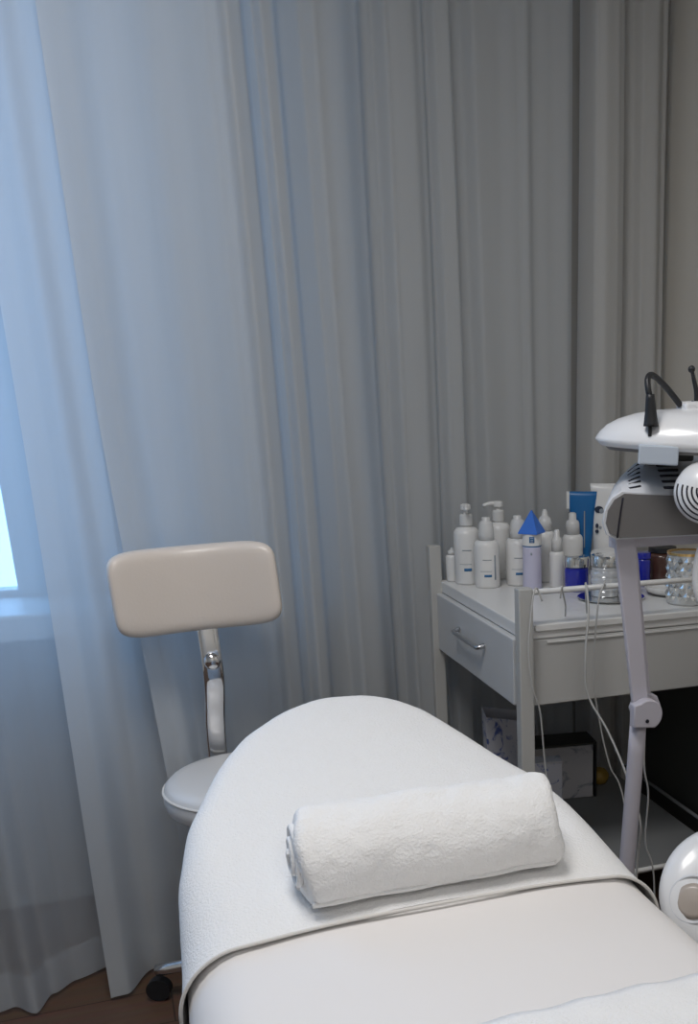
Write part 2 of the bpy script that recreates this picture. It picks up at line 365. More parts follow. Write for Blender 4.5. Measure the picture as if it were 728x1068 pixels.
# rolled towel
def rolled_towel():
    x0, x1, yc, r = .172, .550, 1.366, .0585
    t = thing('rolled_towel', (.366, yc, bz(yc)+.012), 'plump white terry towel rolled up as a neck bolster on the bed', 'towel')
    zc = r*.98; bm = bmesh.new(); n = 56; m = 46; rows = []
    for i in range(m+1):
        u = i/m; x = (x0-x1)/2+(x1-x0)*u; e = 1
        d = min(u, 1-u)*(x1-x0)
        rnd = .028 if u > .5 else .014
        if d < rnd: e = math.sqrt(max(0, 1-((rnd-d)/rnd)**2))*.26+.74 if d > 0 else .74
        ring = []
        for k in range(n):
            a = 2*PI*k/n
            ry = r*1.10*(.5+.5*e) if True else r; rz = r*.98
            ca, sa = math.cos(a), math.sin(a)
            p = 2.35; q = (abs(ca)**p+abs(sa)**p)**(-1/p)
            wob = 1+.015*math.sin(x*31+a*2)+.010*math.sin(x*57+a*3)
            yy = ry*ca*q*wob*e; zz = rz*sa*q*wob*(.35+.65*e)
            ring.append(bm.verts.new((x+.006*math.sin(a*2), yy-.0, zc+max(zz, -rz*.985)+(yy)*SL)))
        rows.append(ring)
    for a, b in zip(rows, rows[1:]):
        for k in range(n): bm.faces.new((a[k], a[(k+1) % n], b[(k+1) % n], b[k]))
    for ring in (rows[0], rows[-1]): bm.faces.new(ring)
    o = obj('towel_roll', bm, M['terry'], t); md = o.modifiers.new('sub', 'SUBSURF'); md.levels = md.render_levels = 1
    displace(o, bump_tex('terry_lumps', .03, 3), .006); displace(o, bump_tex('terry_nap', .006, 2), .0022)
    # spiral layers showing on the left end
    pts = []
    for k in range(70):
        a = -PI/2+k*2*PI*2.6/70; rr = .046*(1-k/82)
        pts.append(((x0-x1)/2+.004-.010*k/70, rr*1.0*math.cos(a)*.95, zc+rr*math.sin(a)+rr*math.cos(a)*SL))
    obj('spiral_edge', tube(pts, .0050, 6, 0), M['terry'], t)
    # loose outer flap line along the front
    fl = [((x0-x1)/2+.01+(x1-x0-.03)*k/20, -.055-.002*math.sin(k), .010) for k in range(21)]
    obj('flap_edge', tube(fl, .004, 8, 2), M['terry'], t)
    return t
rolled_towel()
# towel laid over the lower end of the bed
bm = bmesh.new(); nx, ny = 50, 20; G = []
for top in (0, 1):
    G.append([[bm.verts.new((.27+.42*i/nx, .55+.430*j/ny+.0012*math.sin(i*.3), .664+.008*math.sin(PI*(.27+.7*i/nx))+(.016 if top else 0)+.0015*math.sin(i*.7+j)*top - (0.008*top if j == ny or i in (0, nx) else 0))) for i in range(nx+1)] for j in range(ny+1)])
for gq in G:
    for a, b in zip(gq, gq[1:]):
        for i in range(nx): bm.faces.new((a[i], a[i+1], b[i+1], b[i]))
for j in range(ny):
    for i in (0, nx): bm.faces.new((G[0][j][i], G[0][j+1][i], G[1][j+1][i], G[1][j][i]))
for i in range(nx):
    for j in (0, ny): bm.faces.new((G[0][j][i], G[0][j][i+1], G[1][j][i+1], G[1][j][i]))
ft = obj('flat_towel', bm, M['terry']); tag(ft, 'flat white terry towel laid across the bed at the bottom right of the photo', 'towel')
displace(ft, bump_tex('terry_nap2', .02, 2), .0015)

# ---------------------------------------------------------------- stool
st = thing('salon_stool', (.22, 2.27, 0), 'round white salon stool with cream backrest on a chrome bar, behind the bed head', 'stool')
prof = [(0, .478), (.12, .476), (.160, .480), (.176, .492), (.181, .510), (.180, .528)]
obj('seat', lathe(prof+[(.176, .540), (.166, .549), (.145, .553), (.08, .555), (0, .556)], 64), M['seatleather'], st)
obj('seat_piping', lathe([(.1795+.003*math.cos(a), .531+.003*math.sin(a)) for a in [k*PI/4 for k in range(9)]], 64, close=False), M['terry_seam'], st)
obj('seat_plate', B(-.08, .08, -.08, .09, .462, .477), M['black'], st, smooth=False)
obj('gas_lift', lathe([(.025, .12), (.025, .3), (.014, .3), (.014, .465)], 24), M['chrome'], st, smooth='auto')
for k in range(5):
    a = R(-128+72*k); c, s = math.cos(a), math.sin(a)
    obj('leg', tube([(0.02*c, .02*s, .115), (.13*c, .13*s, .10), (.26*c, .26*s, .075)], [.019, .014], 12, 5), M['chrome'], st)
    cs = obj('caster', tube([(.26*c-.012*s, .26*s+.012*c, .028), (.26*c+.012*s, .26*s-.012*c, .028)], .027, 20, 0), M['black'], st, smooth='auto')
# flat curved chrome bar
def ribbon(pts, w, th):
    bm = bmesh.new(); P = catmull(pts, 10); rows = []
    for i, p in enumerate(P):
        t = (P[min(i+1, len(P)-1)]-P[max(i-1, 0)]).normalized(); nrm = Vector((1, 0, 0)).cross(t).normalized()
        row = []
        for k in range(20):
            a = 2*PI*k/20; ca, sa = math.cos(a), math.sin(a)
            q = (abs(ca)**4+abs(sa)**4)**-.25
            row.append(bm.verts.new(p+Vector((w/2*ca*q, 0, 0))+nrm*(th/2*sa*q)))
        rows.append(row)
    for a, b in zip(rows, rows[1:]):
        for k in range(20): bm.faces.new((a[k], a[(k+1) % 20], b[(k+1) % 20], b[k]))
    bm.faces.new(rows[0][::-1]); bm.faces.new(rows[-1]); return bm
bar = ribbon([(-.035, .02, .468), (-.042, .12, .464), (-.046, .185, .475), (-.048, .205, .53), (-.046, .190, .62), (-.041, .155, .71), (-.041, .150, .78), (-.043, .165, .87), (-.045, .168, .93)], .044, .014)
obj('back_bar', bar, M['chrome'], st)
kn = obj('adjuster_knob', lathe([(0, 0), (.014, 0), (.018, .004), (.018, .016), (.012, .02), (0, .021)], 24), M['chrome'], st)
kn.rotation_euler = (R(90), 0, 0); kn.location = (-.041, .150, .77)
def cushion():
    w2, h2, d2, n = .168, .090, .034, 40; bm = bmesh.new(); rows = []
    def sup(a, p): c, s = math.cos(a), math.sin(a); q = (abs(c)**p+abs(s)**p)**(-1/p); return c*q, s*q
    lay = [(-1, .0), (-1, .15), (-1, .3), (-1, .45), (-.995, .6), (-.985, .72), (-.95, .83), (-.80, .94), (-.5, .985), (0, 1), (.5, .985), (.80, .93), (.95, .83), (.985, .72), (1, .5), (1, .25), (1, .0)]
    for dy, s in lay:
        row = []
        for k in range(72):
            cx, cz = sup(2*PI*k/72, 7)
            x = cx*w2*s
            z = cz*h2*(1-(1-s)*1.0)
            bow = -.055*(x/w2)**2
            row.append(bm.verts.new((x, dy*d2+bow, z)))
        rows.append(row)
    for a, b in zip(rows, rows[1:]):
        for k in range(72): bm.faces.new((a[k], a[(k+1) % 72], b[(k+1) % 72], b[k]))
    bmesh.ops.remove_doubles(bm, verts=bm.verts, dist=.0005); return bm
bk = obj('backrest', cushion(), M['leather'], st); bk.location = (-.058, .140, .932); bk.rotation_euler = (R(-6), R(-2), 0)
md = bk.modifiers.new('sub', 'SUBSURF'); md.levels = md.render_levels = 1

# ---------------------------------------------------------------- trolley
ZT = .84; TX0, TX1, TY0, TY1 = .808, 1.40, 2.156, 2.80
tr = thing('salon_trolley', (0, 0, 0), 'grey white salon trolley with side drawer, rail and shelf in the corner', 'trolley')
bm = B(TX0+.004, TX1, TY0+.006, TY1, ZT-.030, ZT)
obj('tray_top', bm, M['wplastic'], tr, smooth=False, bevel=.003)  # whiter than the carcass, light falling on the top put into its colour
bm = B(TX0+.03, TX1, TY0, TY0+.008, ZT-.012, ZT+.003); obj('tray_lip', bm, M['wplastic'], tr, smooth=False, bevel=.002)
obj('carcass', B(TX0+.012, TX1-.005, TY0+.008, TY1-.01, .657, ZT-.031), M['trolley'], tr, smooth=False, bevel=.003)
obj('front_groove', B(TX0+.06, TX1-.03, TY0+.004, TY0+.0078, ZT-.040, ZT-.036), M['wplastic'], tr, smooth=False)
dr = obj('drawer', B(TX0-.010, TX0+.011, TY0+.036, TY1+.015, .655, .808), M['drawer'], tr, smooth=False, bevel=.003)
obj('handle', tube([(TX0-.012, 2.585, .752), (TX0-.030, 2.575, .748), (TX0-.031, 2.53, .748), (TX0-.032, 2.48, .748), (TX0-.031, 2.43, .748), (TX0-.030, 2.39, .748), (TX0-.012, 2.385, .752)], .0055, 10, 5), M['steel'], dr)
for (x, y, z1) in ((TX0, TY0-.018, .928), (TX0-.012, TY1-.02, .934), (TX1-.03, TY0-.018, .928), (TX1-.03, TY1-.02, .926)):
    p = obj('post', B(x-.014, x+.019, y, y+.03, .07, z1), M['trolley_post'], tr, smooth=False, bevel=.003)
    obj('caster', tube([(x-.008, y+.015, .032), (x+.014, y+.015, .032)], .031, 20, 0), M['black'], p, smooth='auto')
    obj('caster_stem', B(x-.004, x+.010, y+.008, y+.022, .05, .072), M['steel'], p, smooth=False)
obj('guard_rail', tube([(TX0+.02, TY0-.003, .917), (TX1-.03, TY0-.003, .917)], .0065, 14, 0), M['wplastic'], tr)
obj('bottom_shelf', B(TX0-.0, TX1-.05, TY0+.014, TY1-.01, .185, .205), M['shelf'], tr, smooth=False, bevel=.003)
obj('shelf_rail', tube([(TX0+.02, TY0, .203), (TX1-.04, TY0, .203)], .006, 12, 0), M['wplastic'], tr)
obj('end_panel', B(TX1-.012, TX1, TY0+.012, TY1-.02, .10, .656), M['dark'], tr, smooth=False)
obj('end_rail', tube([(TX1-.03, TY0+.012, .235), (TX1-.03, TY1-.02, .235)], .005, 8, 0), M['shelf'], tr)

# -------- bottles on the trolley
CAMDIR = -112
def at(n, x, y, label, cat, group=None, rz=0, z=ZT): return thing(n, (x, y, z+.0005), label, cat, group, rz)
GB = 'white product bottles on the trolley'
def labelmarks(b, r, h, mirrored=False, big=True):
    obj('label_print', patch(r, h*.60, h*.615, CAMDIR-16, CAMDIR+24), M['ink'], b)
    obj('label_print', patch(r, h*.36, h*.368, CAMDIR-30, CAMDIR+24), M['ink'], b)
    tag(obj('label_print', patch(r, h*.245, h*.295, CAMDIR-10, CAMDIR+24), M['inkblue'], b), 'dark blue printed bar')
    bm = patch(r, h*.18, h*.70, CAMDIR+38, CAMDIR+46)
    obj('label_print', bm, M['ink'], b)
def pumpbottle(x, y, r, hb, h, label, spout, marks=True):
    b = at('pump_bottle', x, y, label, 'bottle', GB)
    sh_ = r*.62
    obj('bottle_body', lathe([(0, 0), (r*.9, 0), (r, .006), (r, hb-sh_), (r*.95, hb-sh_*.55), (r*.76, hb-sh_*.2), (r*.42, hb-.001), (r*.40, hb+.004)], 36), M['wplastic'], b)
    obj('collar', lathe([(r*.44, hb+.002), (r*.52, hb+.003), (r*.50, hb+.028), (r*.40, hb+.032)], 28), M['cplastic'], b, smooth='auto')
    hd = obj('pump_head', lathe([(.006, hb+.03), (.006, h-.016), (.013, h-.014), (.013, h-.003), (.008, h)], 20), M['wplastic'], b, smooth='auto')
    s = R(spout); obj('spout', tube([(0, 0, h-.007), (.022*math.cos(s), .022*math.sin(s), h-.006), (.042*math.cos(s), .042*math.sin(s), h-.011)], [.0068, .0045], 10, 4), M['wplastic'], hd)
    if marks: labelmarks(b, r, hb)
    return b
def capbottle(x, y, r, hb, h, label, kind='cone', marks=True, group=GB, m=None):
    b = at('product_bottle', x, y, label, 'bottle', group)
    obj('bottle_body', lathe([(0, 0), (r*.93, 0), (r, .005), (r, hb-r*.55), (r*.97, hb-r*.33), (r*.89, hb-r*.15), (r*.78, hb-r*.04), (r*.66, hb)], 36), m or M['wplastic'], b)
    H_ = h-hb
    pr = {'cone': [(r*.62, 0), (r*.62, H_*.30), (r*.54, H_*.72), (r*.46, H_*.80), (r*.30, H_*.86), (r*.36, H_*.97), (r*.2, H_)],
          'dropper': [(r*.72, 0), (r*.70, H_*.40), (r*.56, H_*.62), (r*.34, H_*.70), (r*.28, H_*.86), (r*.16, H_)],
          'straight': [(r*.70, 0), (r*.66, H_*.5), (r*.56, H_*.62), (r*.38, H_*.66), (r*.36, H_*.95), (r*.2, H_)]}[kind]
    obj('cap', lathe([(a, hb+z) for a, z in pr], 28), M['cplastic'], b)
    if marks: labelmarks(b, r, hb)
    return b
capbottle(.842, 2.772, .017, .070, .088, 'short white bottle just right of the rear left trolley post', 'dropper', False)
pumpbottle(.869, 2.725, .034, .148, .205, 'tallest large white pump bottle at the far left, spout towards the viewer', -105)
capbottle(.900, 2.655, .0325, .120, .178, 'white bottle with frosted nozzle cap, front left of the bottles, blue bar on label', 'cone')
pumpbottle(.973, 2.767, .032, .150, .204, 'white pump bottle with spout pointing left, behind the two nozzle bottles', 180, False)
capbottle(.986, 2.655, .0325, .120, .178, 'white bottle with frosted nozzle cap standing just left of the blue-roofed tower', 'cone')
t_ = at('tower_bottle', .998, 2.585, 'lavender lighthouse shaped tower with bright blue pointed roof among the bottles', 'tower')
obj('tower_body', lathe([(0, 0), (.024, 0), (.0245, .004), (.0235, .105), (.0235, .108)], 32), M['lav'], t_)
tag(obj('tower_band', lathe([(.0225, .110), (.0245, .111), (.0245, .142), (.02, .143)], 32), M['wplastic'], t_, smooth='auto'), 'white upper band')
obj('band_ring', lathe([(.0235, .1075), (.0243, .1085), (.0243, .1105), (.0235, .111)], 32), M['inkblue'], t_, smooth='auto')
tag(obj('roof', lathe([(.020, .141), (.037, .1405), (.0375, .143), (.002, .197), (0, .1975)], 4), M['blue'], t_, smooth=False), 'bright blue pointed roof')
lg = obj('emblem', patch(.0245, .119, .134, CAMDIR-14, CAMDIR+16), M['inkblue'], t_)
bm = patch(.0252, .1245, .1255, CAMDIR-7, CAMDIR+9); obj('emblem_letter', bm, M['wplastic'], lg)
obj('emblem_letter', patch(.0252, .1205, .1215, CAMDIR-7, CAMDIR+9), M['lav'], lg); obj('emblem_letter', patch(.0252, .1305, .1315, CAMDIR-7, CAMDIR+9), M['lav'], lg)
obj('window_mark', patch(.0240, .088, .094, CAMDIR-8, CAMDIR+2), M['ink'], t_)
capbottle(1.068, 2.67, .026, .133, .188, 'white bottle with long dropper nozzle just right of the blue-roofed tower', 'dropper', False)
capbottle(1.064, 2.578, .0200, .092, .147, 'small slim white bottle in front of the dropper bottle, left of the blue jar', 'straight', False)
capbottle(1.156, 2.69, .028, .117, .174, 'white bottle with straight nozzle cap in front of the blue tube', 'straight', False)

def soft_tube(x, y, wtop, hgt, r, m, label, lean, rz, marks):
    b = at('cosmetic_tube', x, y, label, 'tube', None, R(rz)); b.rotation_euler[0] = R(lean)
    obj('screw_cap', lathe([(0, 0), (r*.72, 0), (r*.78, .003), (r*.74, .024), (r*.5, .025)], 28), M['wplastic'], b, smooth='auto')
    bm = bmesh.new(); rows = []
    for k in range(17):
        u = k/16; z = .025+(hgt-.025)*u; e = min(1, u/.08+.8)
        a, d = (r*(1-u)+wtop/2*u)*e, r*(1-u)**.8*e+.0012
        if u > .94: d = .0012
        rows.append([bm.verts.new((a*math.cos(2*PI*j/32), d*math.sin(2*PI*j/32), z)) for j in range(32)])
    for p, q in zip(rows, rows[1:]):
        for j in range(32): bm.faces.new((p[j], p[(j+1) % 32], q[(j+1) % 32], q[j]))
    bm.faces.new(rows[0][::-1]); bm.faces.new(rows[-1])
    o = obj('tube_body', bm, m, b)
    if marks == 'blue':
        obj('side_stripe', B(-wtop/2-.004, -wtop/2+.004, -.0022, .0022, hgt*.8, hgt), M['wplastic'], b, smooth=False)
        obj('label_print', B(.004, .007, -.0165, -.011, hgt*.35, hgt*.78), M['ink'], b, smooth=False)
    else:
        def disc(px, pz, rr, mm, nm='printed_mark', sx=1):
            yy = -(r*max(0, 1-pz/hgt)**.8)-.0022
            q = obj(nm, lathe([(0, 0), (rr, 0), (rr, .0016), (0, .0016)], 20), mm, b, smooth='auto'); q.rotation_euler = (R(90), 0, R(0)); q.location = (px, yy+.001, pz); q.scale = (sx, 1, 1)
        disc(-.026, hgt*.73, .009, M['inkblack'], sx=1.3); disc(-.019, hgt*.715, .0065, M['ink']); disc(-.031, hgt*.56, .006, M['inkblack'], sx=.7); disc(-.031, hgt*.50, .005, M['inkblack']); disc(-.022, hgt*.54, .004, M['ink'])
    return b
soft_tube(1.196, 2.715, .078, .226, .020, M['tubeblue'], 'bright blue squeeze tube standing on its cap behind the bottles', 3, -24, 'blue')
soft_tube(1.262, 2.69, .100, .246, .038, M['wplastic'], 'white squeeze tube with dark printed marks beside the blue tube', 2, -24, 'white')
capbottle(1.345, 2.745, .030, .235, .262, 'tall cream topped bottle mostly hidden behind the lamp panels', 'straight', False)

def jar(x, y, r, hb, h, m, label, lidm, group=None, glow=False):
    b = at('cream_jar', x, y, label, 'jar', group)
    obj('jar_body', lathe([(0, 0), (r*.92, 0), (r*.96, .004), (r*.96, hb-.004), (r*.85, hb)], 40), m, b, smooth='auto')
    obj('lid', lathe([(r*.9, hb+.0005), (r*1.0, hb+.002), (r*1.02, h-.008), (r*.95, h-.001), (0, h)], 40), lidm, b, smooth='auto')
    return b
jar(1.092, 2.515, .0325, .060, .088, M['jarblue'], 'cobalt blue glass jar with silver lid beside the slim white bottle', M['silver'])
j2 = jar(1.118, 2.398, .036, .072, .100, M['clear'], 'clear ribbed jar with silver lid on the round mirror tray', M['silver'])
j2.location.z += .006
for k in range(3): obj('rib', lathe([(.0346, .012+k*.018), (.0366, .016+k*.018), (.0366, .022+k*.018), (.0346, .026+k*.018)], 40, close=False), M['clear'], j2)
jar(1.222, 2.595, .050, .068, .082, M['wplastic'], 'wide white jar with flat white lid behind the silver lidded jars', M['wplastic'])
jar(1.195, 2.42, .022, .042, .056, M['inkblack'], 'small black jar right of the clear ribbed jar', M['black'])
jar(1.275, 2.505, .021, .070, .088, M['jarblue'], 'small deep blue bottle behind the lamp arm', M['jarblue'])
tag(obj('mirror_tray', lathe([(0, ZT+.0006), (.078, ZT+.0006), (.084, ZT+.004), (.082, ZT+.006), (0, ZT+.0055)], 56, cx=1.128, cy=2.385), M['silver'], smooth='auto'), 'round silver mirror tray under the clear jar', 'tray')
b = at('brown_jar', 1.345, 2.53, 'dark reddish brown glass jar between the lamp arm and the crystal cup', 'jar')
obj('jar_body', lathe([(0, 0), (.036, 0), (.040, .005), (.040, .072), (.034, .080)], 32), M['brown'], b); obj('lid', lathe([(.034, .081), (.037, .082), (.037, .094), (0, .096)], 32), M['black'], b, smooth='auto')
b = at('crystal_cup', 1.272, 2.262, 'silver crystal cut candle cup with gold rim at the right edge of the trolley', 'candle cup')
obj('cup', lathe([(0, 0), (.045, 0), (.049, .004), (.049, .118), (.046, .118), (.045, .01), (0, .009)], 48), M['crystal'], b, smooth='auto')
obj('rim', lathe([(.0455, .1175), (.0505, .1175), (.0505, .123), (.0455, .123)], 48, close=False), M['gold'], b, smooth='auto')
bm = bmesh.new()
for row in range(5):
    for k in range(18):
        a = 2*PI*(k+.5*(row % 2))/18; z = .022+row*.0205; c, s = math.cos(a), math.sin(a)
        tan = Vector((-s, c, 0)); cen = Vector((c*.049, s*.049, z))
        v = [bm.verts.new(cen+tan*.0078), bm.verts.new(cen+Vector((0, 0, .0095))), bm.verts.new(cen-tan*.0078), bm.verts.new(cen-Vector((0, 0, .0095)))]
        top = bm.verts.new(cen+Vector((c, s, 0))*.0045)
        for i in range(4): bm.faces.new((v[i], v[(i+1) % 4], top))
tag(obj('cut_diamonds', bm, M['silver'], b, smooth=False), 'silver faceted diamonds around the cup')
bm = lathe([(0, 0), (.06, 0), (.095, .010), (.102, .022), (.099, .0225), (.09, .013), (.055, .005), (0, .004)], 48)
dsh = obj('white_dish', bm, M['wplastic']); dsh.location = (1.285, 2.375, ZT+.0008); tag(dsh, 'shallow white dish just behind the crystal cup', 'dish')
dsh.scale = (.62, .62, 1)

# -------- shelf contents
b = thing('storage_box', (1.112, 2.715, .2055), 'white floral box with black edges on the bottom shelf of the trolley', 'box', None, R(-8))
obj('box_body', B(-.10, .10, -.050, .050, 0, .160), M['floral'], b, smooth=False, bevel=.003)
obj('box_lid', B(-.103, .103, -.052, .052, .1605, .168), M['dark'], b, smooth=False, bevel=.002)
obj('edge_band', B(.1035, .110, -.052, .052, 0, .168), M['black'], b, smooth=False, bevel=.002)
b = thing('paper_gift_bag', (.935, 2.65, .2055), 'white paper bag with blue floral print on the trolley shelf', 'bag', None, R(-10))
bm = bmesh.new()
vs0 = [bm.verts.new(p) for p in ((-.05, -.03, 0), (.05, -.03, 0), (.05, .03, 0), (-.05, .03, 0))]; vs1 = [bm.verts.new(p) for p in ((-.056, -.036, .29), (.054, -.034, .27), (.054, .036, .28), (-.056, .034, .30))]
for k in range(4): bm.faces.new((vs0[k], vs0[(k+1) % 4], vs1[(k+1) % 4], vs1[k]))
bm.faces.new(vs0[::-1]); o = obj('bag_body', bm, M['bluefloral'], b, smooth=False); md = o.modifiers.new('solid', 'SOLIDIFY'); md.thickness = .0015
b = thing('carton', (.992, 2.50, .2055), 'small pale carton with blue print leaning near the front of the trolley shelf', 'box', None, R(-12))
obj('carton_body', B(-.045, .045, -.025, .025, 0, .19), M['bluefloral'], b, smooth=False, bevel=.003)
obj('carton_flap', B(-.045, .045, -.025, .025, .1905, .194), M['floral'], b, smooth=False)
bm = bmesh.new(); bmesh.ops.create_icosphere(bm, subdivisions=4, radius=1)
for v in bm.verts:
    v.co = Vector((v.co.x*.062, v.co.y*.055, max(-.07, v.co.z*.085)))
cb = obj('plastic_bag', bm, M['bag']); cb.location = (.905, 2.47, .277); tag(cb, 'crumpled clear plastic bag at the left end of the trolley shelf', 'bag'); cb.scale = (1, 1, 1.0)
displace(cb, bump_tex('crumple', .035, 3), .03)
bm = bmesh.new(); bmesh.ops.create_icosphere(bm, subdivisions=3, radius=.03)
for v in bm.verts: v.co.z = max(-.022, v.co.z*.9)
yb = obj('yellow_sponge', bm, M['yellow']); yb.location = (1.265, 2.745, .229); displace(yb, bump_tex('spongy', .02), .006); tag(yb, 'small dull yellow sponge in the dark at the back of the trolley shelf', 'sponge')

# -------- loose cables
def cable(pts, r, label, m='cable', grp=None): tag(obj('cable', tube(pts, r, 8, 8), M[m]), label, 'cable', grp)
cable([(.846, 2.135, .9), (.835, 2.137, .928), (.822, 2.125, .915), (.812, 2.118, .86), (.806, 2.115, .797), (.815, 2.115, .711), (.833, 2.12, .654), (.85, 2.13, .50), (.88, 2.13, .3), (.9, 2.1, .012)], .0020, 'white cable looped over the rail beside the front trolley post')
cable([(.893, 2.146, .90), (.897, 2.146, .926), (.910, 2.17, .905), (.928, 2.20, .872), (.938, 2.225, .8425)], .0020, 'thin white cable running from the rail onto the trolley top')
cable([(.99, 2.22, .846), (.955, 2.15, .928), (.940, 2.10, .88), (.925, 2.08, .79), (.930, 2.08, .697), (.965, 2.05, .617), (.985, 2.0, .535), (1.005, 1.96, .427), (1.02, 2.0, .30), (1.03, 2.03, .012)], .0026, 'longer white cable hanging over the front of the trolley towards the lamp pole')
cable([(1.0, 2.146, .93), (.975, 2.128, .88), (.965, 2.125, .72), (.985, 2.13, .60), (1.01, 2.13, .50), (1.045, 2.12, .40), (1.08, 2.06, .012)], .0020, 'shorter white cable hanging beneath the trolley beside the floral box')
cable([(.955, 1.85, .70), (.955, 1.85, .60), (.966, 1.85, .537), (.962, 1.85, .429), (.984, 1.85, .347), (1.0, 1.86, .1), (1.03, 1.88, .012)], .0020, 'thin grey cable dangling right beside the lamp pole')

# ---------------------------------------------------------------- phototherapy lamp on stand
lp = thing('phototherapy_lamp', (0, 0, 0), 'white beauty phototherapy lamp with vented panels on a jointed floor stand', 'lamp')
bm = bmesh.new()
obj('pole', tube([(.872, 1.80, .09), (.897, 1.80, .447), (.914, 1.80, .72)], .0165, 20, 4), M['pole'], lp)
for k in range(4):
    a = R(25+90*k); c, s = math.cos(a)*.8, math.sin(a)
    lg = obj('leg', tube([(.872, 1.80, .085), (.872+.09*c, 1.80+.09*s, .078), (.872+.17*c, 1.80+.17*s, .062)], [.02, .014], 12, 4), M['pole'], lp)
    obj('caster', tube([(.872+.17*c-.01, 1.80+.17*s, .026), (.872+.17*c+.01, 1.80+.17*s, .026)], .0255, 18, 0), M['black'], lg, smooth='auto')
# elbow: D shaped cover plate plus back washer
def Dprof(cx, cz, r):
    pts = [(cx-r, cz-r*.72), (cx-r, cz+r*.75)]
    for k in range(19):
        a = R(125-k*(125+62)/18); pts.append((cx+r*math.cos(a), cz+r*math.sin(a)))
    return pts
el = obj('elbow_joint', prism([(x, z) for x, z in Dprof(.920, .737, .031)], 1.768, 1.790), M['pole'], lp, smooth='auto', bevel=.003)
obj('joint_screw', tube([(.917, 1.7665, .726), (.917, 1.769, .726)], .0038, 12, 0), M['slot'], el, smooth='auto')
obj('joint_washer', prism([(x, z) for x, z in [(.938+.032*math.cos(2*PI*k/8), .738+.032*math.sin(2*PI*k/8)) for k in range(8)]], 1.81, 1.832), M['pole'], lp, smooth='auto', bevel=.003)
def bar3(p0, p1, w0, w1, d0, d1, name, m, par):
    bm = bmesh.new(); V = []
    for p, w_, d_ in ((p0, w0, d0), (p1, w1, d1)):
        V.append([bm.verts.new((p[0]+sx*w_/2, p[1]+sy*d_/2, p[2])) for sx, sy in ((-1, -1), (1, -1), (1, 1), (-1, 1))])
    for k in range(4): bm.faces.new((V[0][k], V[0][(k+1) % 4], V[1][(k+1) % 4], V[1][k]))
    bm.faces.new(V[0][::-1]); bm.faces.new(V[1]); return obj(name, bm, m, par, smooth=False, bevel=.003)
bar3((.917, 1.797, .74), (.874, 1.797, 1.085), .034, .042, .012, .012, 'upper_arm', M['pole'], lp)
bar3((.935, 1.817, .74), (.888, 1.817, 1.075), .030, .040, .012, .012, 'upper_arm', M['pole'], lp)
obj('bracket', B(.856, 1.22, 1.795, 1.825, 1.056, 1.086), M['pole'], lp, smooth=False, bevel=.003)
tag(obj('back_arm', tube([(1.04, 1.76, 1.075), (1.015, 1.75, 1.05), (1.008, 1.75, 1.0), (1.02, 1.75, .955), (1.05, 1.75, .93)], .012, 12, 6), M['lamp'], lp), 'curved white arm')
# lower vented head
fr = [(.813, 1.108), (.817, 1.132), (.830, 1.152), (.850, 1.163), (.883, 1.160), (.95, 1.155), (1.20, 1.150), (1.20, 1.073), (.842, 1.077), (.821, 1.087)]
bkp = [(.888, 1.125), (.895, 1.145), (.902, 1.158), (.916, 1.176), (.945, 1.200), (.985, 1.212), (1.22, 1.209), (1.22, 1.10), (.90, 1.10), (.890, 1.11)]
bm = bmesh.new(); rings = []
for u, inset in ((0, .004), (.03, 0), (.35, 0), (.7, 0), (.97, 0), (1, .004)):
    cxm, czm = (1.02, 1.12) if u < .5 else (1.04, 1.15)
    ring = []
    for (x, z), (x2, z2) in zip(fr, bkp):
        px, pz = x+(x2-x)*u, z+(z2-z)*u**.85; k = inset/.1
        ring.append(bm.verts.new((px+(cxm-px)*k*.3, 1.76+.14*u, pz+(czm-pz)*k)))
    rings.append(ring)
for a, b in zip(rings, rings[1:]):
    for k in range(len(a)): bm.faces.new((a[k], a[(k+1) % len(a)], b[(k+1) % len(a)], b[k]))
bm.faces.new(rings[0][::-1]); bm.faces.new(rings[-1])
hd = obj('vented_head', bm, M['lampgrey'], lp, smooth='auto')
fm = [(x+(1.02-x)*.035, z+(1.118-z)*.10) for x, z in fr]
tag(obj('light_face', prism(fm, 1.757, 1.7605), M['lampface'], hd, smooth=False), 'dark grey treatment face')
obj('face_crease', tube([(.852, 1.7565, 1.152), (.846, 1.7562, 1.115), (.842, 1.7565, 1.082)], .0016, 6, 3), M['slot'], hd)
def hp(x, z, lift=.0015):   # point on the sloping top of the head for given plan x and depth fraction u
    return None
def top_at(x, u):
    def zz(poly):
        P_ = sorted([(p[0], p[1]) for p in poly[1:7]]); return lin([P_[0]]+P_, x)
    x_f = x
    zf = zz([(a[0]+(b[0]-a[0])*u, a[1]+(b[1]-a[1])*u**.85) for a, b in zip(fr, bkp)])
    return Vector((x, 1.76+.14*u, zf))
for k in range(6):      # centre and side rows of slots
    u = .10+.145*k
    x0 = .938+.036*u/.8; 
    obj('vent_slot', tube([top_at(x0, u)+Vector((0, 0, .0005)), top_at(x0+.041, u)+Vector((0, 0, .0005))], .0030, 8, 0, flat=1), M['slot'], hd)
    x1 = .866+.052*u/.8
    obj('vent_slot', tube([top_at(x1, u)+Vector((0, 0, -.0003)), top_at(x1+.026, min(.98, u+.05))+Vector((0, 0, -.0003))], .0026, 8, 0), M['slot'], hd)
